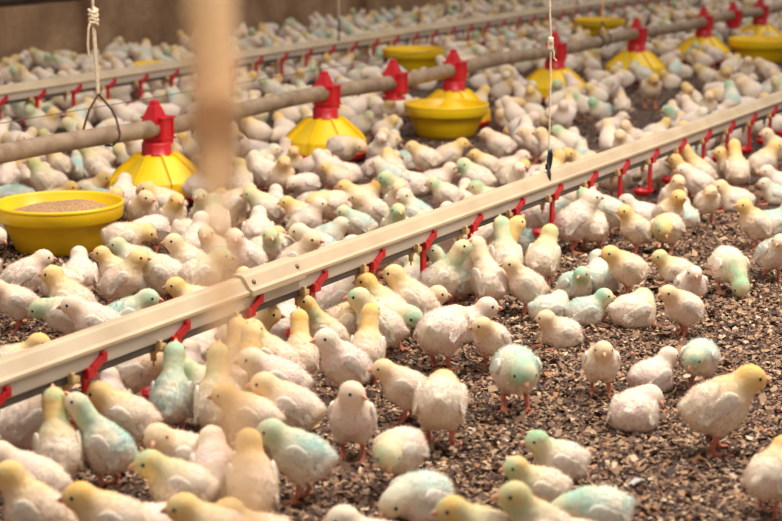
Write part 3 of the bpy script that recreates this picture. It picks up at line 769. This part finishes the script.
# x, top row, foot row (0 = from the height of the pose), pose, heading (0 right, 90 away, 180 left, 270 to the camera), tint | label
CHICKS = '''
103 393 491 D 170 gb | mint-patched chick stretching up to drink beside the second drip cup from the left
60 395 0 D 105 yg | yellow-necked chick with a green smear, back turned, drinking left of the mint-patched drinker
30 440 0 S 180 p | pale pink chick cut by the left edge, standing above the yellow-necked one
38 461 0 A 170 y | yellow-necked chick in the bottom left corner with neck raised
112 479 0 S 188 y | yellow-headed chick at the bottom edge showing a dark eye, facing left
178 448 0 S 190 yg | chick with yellow-green neck and orange beak facing left, below the mint-backed drinker
188 423 0 SL 205 c | cream chick peering toward the lens just below the mint-backed drinker
160 488 0 TL 200 w | white chick with tucked head at the bottom edge left of the blurred rope
215 492 0 S 180 y | peach-yellow chick at the bottom edge under the blurred rope
173 348 440 D 88 gb | mint-backed chick seen from behind, drinking at the third drip cup from the left
125 381 0 S 176 y | yellow-headed chick facing left, right of the second drip cup from the left
207 357 0 S 176 g | green-headed chick facing left beside the third drip cup from the left
250 382 0 S 180 y | peach chick facing left behind the blurred rope, in front of the drinker line
8 400 0 L 90 b | bluish white chick sitting at the left edge under the drinker rail
42 385 0 S 20 c
113 369 0 L 90 w
136 352 0 F 0 c
188 345 0 L 90 w
298 418 503 S 178 gb | mint-capped chick with mint back standing side-on facing left, lower middle
240 431 0 A 100 y | peach chick with its neck raised behind the lowest stretch of blurred rope
212 440 0 S 100 p
258 497 0 L 180 y
353 374 462 AL 262 p | pale upright chick facing the lens with its breast showing, left of the preening one
400 428 492 FL 228 g | white chick with mint head bent down to its breast, lower middle
415 471 519 K 222 b | white chick with blue-green lowered head, at the bottom just below the bent mint-headed one
372 504 0 L 180 w
443 510 0 L 0 w
440 364 450 F 84 yg | chick seen from behind with tail to the lens and yellow-green head lowered
403 358 425 S 180 c | cream chick facing left touching beaks with the upright pale one
557 431 479 L 190 g | mint-headed chick lying on bare litter facing left, bottom centre right
537 455 507 L 190 yg | chick with pale green crown lying facing left, below the mint-headed lying one
530 475 0 A 188 yg | yellow-necked chick with mint crown and raised head at the bottom edge
494 490 0 S 188 yg | chick with mint crown and orange beak at the bottom edge, leftmost of the bottom cluster
590 486 0 K 190 gb | strongly teal chick with lowered head at the bottom edge
562 509 0 L 180 c
515 346 413 F 278 gb | pale mint chick standing alone facing the lens with head bowed
720 364 456 S 4 y | yellow-headed chick standing side-on facing right, alone on the litter
636 387 431 TR 70 w | white chick lying with its tail to the lens and head twisted round
770 448 518 S 50 y | pale yellow chick half cut by the right edge, lowest on that side
600 350 398 S 268 c | cream chick squatting alone and facing straight to the lens
655 351 393 L 30 w | white chick lying behind the one with its tail to the lens
698 339 391 F 245 gb | pale mint chick bending its head down beside the side-on yellow-headed one
28 250 0 S 20 p
117 252 302 A 184 y | yellow chick with a white wing facing left, below the feed-filled bowl
72 265 0 A 172 y | yellow-headed chick with lifted neck, below the middle of the feed-filled bowl
58 257 0 L 180 g
156 261 295 L 272 b | bluish chick sitting and staring at the lens, right of the white-winged yellow chick
194 275 0 L 190 y | pale yellow-headed chick sitting behind the front rail, left of the rail joint
190 259 0 L 180 b
16 282 333 S 200 c
62 296 0 F 176 g
98 292 0 S 186 p
128 289 0 S 4 gb | mint-breasted chick facing right just above the front rail, below the staring bluish chick
20 332 0 L 2 y | yellow-headed chick peeking over the front rail at the left edge, facing right
80 249 0 L 100 w
130 222 0 F 8 y
134 236 0 L 180 g
124 249 0 A 2 y
166 246 0 S 182 g
189 234 0 A 200 c
200 244 0 S 8 g
172 190 247 A 300 y | yellowish chick standing upright with small raised head, right of the feed-filled bowl
196 219 0 P 335 y
164 180 0 S 184 y
143 186 223 SR 285 b | bluish chick facing the lens between the feed-filled bowl and the upright chick
126 174 0 S 90 p
100 180 0 L 180 b
58 180 0 L 0 y
92 171 0 L 0 y
99 144 179 S 186 yg | chick with mint crown facing left under the wire loop of the feed pipe
60 150 186 A 196 y | yellow-breasted chick facing left under the feed pipe at the far left
32 153 0 S 90 c
8 159 0 S 90 p
76 151 0 L 90 b
112 161 0 L 180 w
183 162 0 S 22 p
272 319 0 A 168 yg | green-cheeked chick facing left beside the fourth drip cup from the left
301 314 391 D 96 y | yellow-necked chick drinking with its back turned, between fourth and fifth drip cups
263 305 0 S 2 y
286 297 0 L 90 w
325 299 368 D 172 yg | chick with yellow-green nape drinking side-on at the fifth drip cup
330 291 0 S 2 y | yellow chick facing right behind the side-on drinker of the fifth drip cup
345 272 0 S 4 w | white chick with reddish face behind the front rail's fifth drip cup
386 276 0 A 172 y | chick with arched yellow neck facing left below the sixth drip cup
378 287 0 A 174 g | green-headed chick facing left under the arched yellow-necked one
367 308 386 D 82 y | tall yellow-necked chick seen from behind, drinking below the sixth drip cup
344 325 0 A 205 w | white chick facing left in the shade of the tall yellow-necked one
222 322 0 D 82 y
246 328 0 D 80 y
218 350 0 D 92 yg
275 345 0 S 188 p | large pale pink chick facing left, right of the blurred rope
288 372 0 S 175 c
205 320 0 L 90 w
445 250 309 D 174 gb | chick with mint nape and back drinking at the seventh drip cup
488 239 315 D 122 c | white chick with cream neck drinking at the eighth drip cup, back to the lens
527 256 318 A 190 c | cream chick standing alert facing left, right of the eighth drip cup
394 294 0 F 318 gb | blue-backed yellow chick with bowed head among the middle crowd
443 298 373 F 62 p | pinkish chick seen from behind showing ruffled wing feathers
468 296 0 L 0 w
490 314 373 SR 245 c | cream chick with white wing standing and looking down toward the lens
420 285 0 L 0 c
556 312 348 LR 215 c | cream chick lying on the litter looking toward the lens, above the bowed mint one
551 297 323 TL 8 b | bluish chick lying with head tucked, just above the cream lying one
586 290 326 L 0 gb | pale mint chick sitting and facing right beside the tucked bluish one
580 270 298 LR 300 gb | pale mint chick sitting and facing the lens, above the right-facing one
598 254 0 L 90 b
622 243 299 S 196 y | cream chick standing with yellowish head facing left, open litter on its right
636 290 328 TL 14 g | white chick lying with green neck twisted back along its side
673 254 284 L 186 yg | yellow-headed white chick lying down facing left on open litter
690 265 298 L 272 w | white chick lying close behind the cream standing one
680 283 339 S 205 c | cream chick standing on both feet looking left, on open litter
728 247 296 P 285 g | white chick pecking straight down toward the lens with a green head
771 230 283 SR 295 b | bluish chick looking down at the right edge, standing on thin legs
754 197 252 A 190 y | yellow-headed chick standing alert facing left near the right edge
773 201 0 L 0 gb
706 186 226 SR 285 c | cream chick facing the lens on the open litter right of the drip cups
733 179 0 L 180 c
672 172 0 A 282 c | cream chick standing upright facing the lens below the thirteenth drip cup
667 187 0 A 305 y
685 204 229 L 90 b
664 213 256 FL 232 yg | yellow chick with green head bowed, in front of the upright one
637 203 256 A 198 y | cream chick standing alert facing left, right of the long drip cup arm
605 188 241 S 190 b | bluish chick with yellow head facing left, right of the drinker pair
588 190 254 D 112 g | green-headed chick drinking at the tenth drip cup, seen from behind
567 188 254 A 12 w | white chick facing right behind the green-headed drinker
542 226 291 A 62 yg | chick with yellow-green neck and white wing seen from behind, below the long drip cup
530 219 0 L 180 b
640 193 0 L 180 w
685 153 0 A 172 y
696 142 0 D 172 y
728 146 191 A 184 y | big white-bodied yellow-headed chick standing left of the right-facing one, beyond bare litter
735 140 0 D 92 y
762 139 188 A 4 y | yellow chick standing alert facing right beside the last drip cups
775 127 0 A 190 c
695 163 0 S 180 p
710 156 0 L 180 w
775 177 206 L 180 b
779 164 0 L 180 w
563 176 0 S 182 y
486 217 0 D 32 y | brownish-yellow chick drinking behind the eighth drip cup
500 219 0 D 100 g | green-necked chick drinking with its back turned, right of the eighth drip cup
436 237 0 D 4 g | green chick facing right behind the seventh drip cup
452 234 0 A 282 w | white chick facing the lens behind the rail, between seventh and eighth drip cups
413 257 0 L 90 g
410 264 0 A 172 yg | yellow and green necked chick facing left in front of the sixth drip cup
475 250 0 L 180 b
262 143 0 S 4 b
270 160 191 S 272 p
282 153 0 A 290 y
293 148 186 A 282 y
302 136 0 L 90 p
314 150 188 S 8 c
337 163 201 S 186 y
302 175 206 F 222 w
266 186 0 S 180 g
275 186 0 L 90 w
300 199 240 S 186 y | yellow-headed chick with white wing facing left in the middle of the crowd
258 208 0 L 90 w
255 237 0 L 180 w
278 223 0 SL 228 g
299 229 0 A 335 c
316 222 0 S 180 b
336 234 0 S 2 w
357 210 251 S 180 gb | mint-headed chick facing left just above the front rail, bare litter around it
358 179 226 S 178 y
329 190 0 F 205 y
366 177 0 L 0 y
396 179 229 A 280 c | cream chick standing upright on bare litter, facing the lens behind the front rail
378 155 190 S 2 p
347 135 173 F 330 c
345 155 0 L 180 w
379 130 0 A 282 w
351 133 0 L 0 c
445 187 219 S 184 g | mint-headed cream chick facing left just behind the front rail, mid picture
446 198 0 A 272 w
485 150 187 S 186 y | yellow-headed chick standing facing left on bare litter left of the black clip
517 159 0 A 272 w | white chick facing the lens just left of the black clip
467 180 0 L 90 p
488 179 0 L 180 g
510 149 0 L 0 p
540 157 0 L 0 w
498 127 0 S 180 c
535 126 0 S 180 c
574 128 0 L 90 w
582 141 0 L 90 b
560 150 0 L 180 b
424 140 0 S 180 y
450 137 0 S 0 y
394 149 0 S 100 y
411 163 0 L 180 w
434 162 0 L 0 p
642 62 0 S 180 b
650 71 110 S 275 y
622 92 123 S 90 c
600 96 0 L 180 b
612 111 0 L 0 w
677 104 0 L 180 gb
682 112 0 L 90 c
684 83 0 A 280 y
694 95 0 L 270 w
706 89 0 A 270 c
718 99 0 L 0 w
706 63 0 S 180 yg
722 63 101 S 275 y
745 55 0 A 270 c
743 66 0 L 180 w
744 79 102 S 0 w
767 79 0 L 0 b
775 73 0 L 0 w
766 57 0 S 180 c
712 43 0 S 180 p
692 46 0 L 180 p
668 49 0 S 0 w
680 59 0 L 180 c
'''
def solve_foot(x, top, h):
    lo, hi = top, top + 220.0
    for _ in range(40):
        m = (lo + hi) / 2
        g = ground(x, m)
        if project(g + Vector((0, 0, h)))[1] < top: lo = m
        else: hi = m
    return lo
random.seed(21)
items = []
for ln in CHICKS.strip().splitlines():
    d, _, lab = ln.partition('|'); x, top, foot, pose, yaw, tint = d.split()
    x, top, foot, yaw = float(x), float(top), float(foot), float(yaw)
    Hh = LIB[pose]['top'] + .002
    if foot:
        g = ground(x, foot - 2); want = z_at(g, top); s = min(1.16, max(.88, want / Hh))
    else:
        s = random.uniform(.97, 1.05); g = ground(x, solve_foot(x, top, Hh * s))
    a = math.radians(yaw); q = LIB[pose]['pts']; lat = (q[:, 0] * math.cos(a) - q[:, 1] * math.sin(a)) * s
    g = Vector((g.x - float(lat.min() + lat.max()) / 2, g.y, 0))
    items.append(dict(p=g, s=s, pose=pose, yaw=yaw, tint=tint, label=lab.strip(), px=x, hand=True))
# gentle separation so that bodies do not run into each other
for _ in range(30):
    for i, a in enumerate(items):
        for b in items[i + 1:]:
            d = a['p'] - b['p']
            if abs(d.x) < .08 and abs(d.y) < .08 and 1e-6 < d.length < .076:
                k = d.normalized() * (.076 - d.length) * .3; k.x *= .4
                a['p'] = a['p'] + k; b['p'] = b['p'] - k
for it in items:
    for B, r in [(q, .14) for q, _k in PANS] + BOWLS:
        d = it['p'] - B; m = r + .048
        if d.length < m: it['p'] = B + d.normalized() * m
    rel = (it['p'] - P_near).dot(PERP)
    if abs(rel) < .055: it['p'] = it['p'] + PERP * ((-.055 if rel < .012 else .055) - rel)
# the rest of the flock: packed behind the front line, thinner over the bare patches
RECTS = [(0, 186, 124, 258), (405, 90, 488, 137), (722, 22, 790, 58), (385, 44, 443, 66), (115, 98, 203, 183), (290, 72, 361, 150), (426, 50, 486, 92), (525, 33, 582, 82), (607, 20, 660, 66), (680, 5, 722, 47), (575, 18, 624, 32), (384, 62, 410, 94)]
BARE = [(455, 182, 28), (505, 178, 20), (425, 206, 22), (636, 118, 24), (664, 106, 18), (700, 92, 18), (590, 146, 20), (365, 222, 18), (545, 150, 16), (12, 326, 26), (178, 236, 16), (760, 75, 16), (610, 145, 16), (345, 250, 16), (30, 196, 14)]
grid = {}
def gk(p): return (int(p.x // .12), int(p.y // .12))
def ok(p, dmin):
    k = gk(p)
    for i in (-1, 0, 1):
        for j in (-1, 0, 1):
            for q in grid.get((k[0] + i, k[1] + j), ()):
                if (q - p).length < dmin: return False
    return True
for it in items: grid.setdefault(gk(it['p']), []).append(it['p'])
POOL = ['S'] * 5 + ['SL', 'SR'] * 3 + ['A', 'AL', 'AR'] * 2 + ['F', 'FL', 'FR'] + ['L'] * 2 + ['LL', 'LR'] * 2 + ['K', 'TL', 'TR']
TP = ['w'] * 2 + ['p'] * 4 + ['c'] * 6 + ['y'] * 7 + ['g'] * 3 + ['b'] * 2 + ['gb'] + ['yg'] * 2
tries = 0
while tries < 60000:
    tries += 1
    px = random.uniform(-25, 807); py = -98 + 400 * random.random() ** 1.6
    if py < 2: continue
    p = ground(px, py); rel = (p - P_near).dot(PERP)
    if rel < .06 or (P_wall - p).dot(PERP) < .07: continue
    if any(math.hypot(px - bx, (py - by) * 1.5) < br * 1.4 for bx, by, br in BARE): continue
    if any((p - B).length < r + .055 for B, r in BOWLS) or any((p - B).length < .185 for B, _k in PANS): continue
    sc_ = (py + 112) / .9; hw, ht = .045 * sc_, .105 * sc_
    if any(px + hw > x0 and px - hw < x1 and py > y1 - 2 and py - ht < y1 - 3 for x0, y0, x1, y1 in RECTS): continue
    if not ok(p, .112 if (P_feed - p).dot(PERP) > 0 else .114): continue
    grid.setdefault(gk(p), []).append(p)
    items.append(dict(p=p, s=random.uniform(.92, 1.06), pose=random.choice(POOL), yaw=random.uniform(0, 360) if random.random() < .6 else random.choice((180, 0, 200, 270)) + random.gauss(0, 22), tint=random.choice(TP), label='', px=px, hand=False))
for it in items: it['d'] = (it['p'] - EYE).length
hand = [it for it in items if it['hand']]; rest = sorted((it for it in items if not it['hand']), key=lambda i: i['d'])
singles = hand + rest[:300 - len(hand)]; mass = rest[300 - len(hand):]
print('chicks', len(hand), len(singles), len(mass))

# labels for the ones without a hand-written one
TW = dict(w='white', p='pale pink', c='cream', y='yellow-headed', g='mint-headed', b='mint-backed', gb='mint-tinted', yg='yellow-green-headed')
PW_ = dict(S='standing', A='upright', D='drinking', F='stooping', P='pecking', L='sitting', K='dozing', T='curled-up')
def heading(y): return ['facing right', 'facing away', 'facing left', 'facing the lens'][int(((y + 45) % 360) // 90)]
MARKS = [('the feed-filled bowl', BOWLS[0][0]), ('the empty bowl', BOWLS[1][0]), ('the bowl behind the feed pipe', BOWLS[2][0]), ('the last bowl on the right', BOWLS[3][0]), ('the black clip', Vector((b0.x, b0.y, 0))), ('the wire loop', Vector((b1.x, b1.y, 0)))]
MARKS += [(f'the {ORD[i]} feeder pan', P) for i, (P, k) in enumerate(PANS)]
MARKS += [(f'the {ORD[i]} drip cup', P_near + DIR * near_units[i + 1]) for i in range(17)]
def auto_label(it):
    p = it['p']; nm, q = min(MARKS, key=lambda m: (m[1] - p).length)
    d = p - q
    if abs(d.y) > abs(d.x): side = 'behind' if d.y > 0 else 'in front of'
    else: side = 'right of' if d.x > 0 else 'left of'
    far_ = (p - P_feed).dot(PERP) > .1
    base = f"{TW[it['tint']]} chick {PW_[it['pose'][0]]}, {heading(it['yaw'])}, {side} {nm}"
    return base + (', beyond the feed pipe' if far_ else '')
used = {}
for it in singles:
    if not it['label']: used.setdefault(auto_label(it), []).append(it)
for lab, L in used.items():
    if len(L) == 1: L[0]['label'] = lab; continue
    L.sort(key=lambda i: project(i['p'])[0])
    for i, it in enumerate(L): it['label'] = (f'{ORD[i]} from left: ' + lab).replace(', beyond the feed pipe', ', past pipe')

def add_chick(it, level):
    lib = LIB[it['pose']]
    o = link('chick', lib['body'], M['down'], None, it['p']); o.rotation_euler.z = math.radians(it['yaw']); o.scale = (it['s'],) * 3
    t = TINT[it['tint']]; j = lambda v: min(1, max(0, v * random.uniform(.8, 1.15)))
    o.color = (j(t[0]), j(t[1]), j(t[2]), random.random())
    tag(o, it['label'], 'chick', 'young chicks on the litter')
    parts = [('down_fluff', 'down', 'fluff'), ('wing', 'wl', 'wing'), ('wing', 'wr', 'wing'), ('beak', 'beak', 'beak')] + ([('eye', 'e1', 'eye'), ('eye', 'e2', 'eye')] if level else [])
    for nm, k, mat in parts:
        c = link(nm, lib[k], M[mat], o); c.color = o.color
        if nm == 'down_fluff': c['kind'] = 'stuff'
for it in singles: add_chick(it, it['d'] < 6.8)
# the far crowd past the three hundred nearest: one object
Vs, Fs, Cs, Ts = [], [], [], []; base = 0
for it in mass:
    Vl, Fl, Cl = LIB[it['pose']]['low']; a = math.radians(it['yaw'] - math.degrees(ROT) * 0)
    Rz = np.array(((math.cos(a), -math.sin(a), 0), (math.sin(a), math.cos(a), 0), (0, 0, 1)))
    Vs.append((Vl * it['s']) @ Rz.T + np.array(it['p'])); Fs.append(Fl + base); base += len(Vl); Cs.append(Cl)
    Ts.append(np.tile((*TINT[it['tint']], random.random()), (len(Vl), 1)))
if Vs:
    me = np_mesh('chick_flock', np.concatenate(Vs), np.concatenate(Fs)); paint(me, np.concatenate(Cs)); paint(me, np.concatenate(Ts), 'tint')
    tag(link('chick_flock', me, M['flock']), 'blurred far crowd of pale chicks filling the litter toward the brown wall', 'flock', kind='stuff')
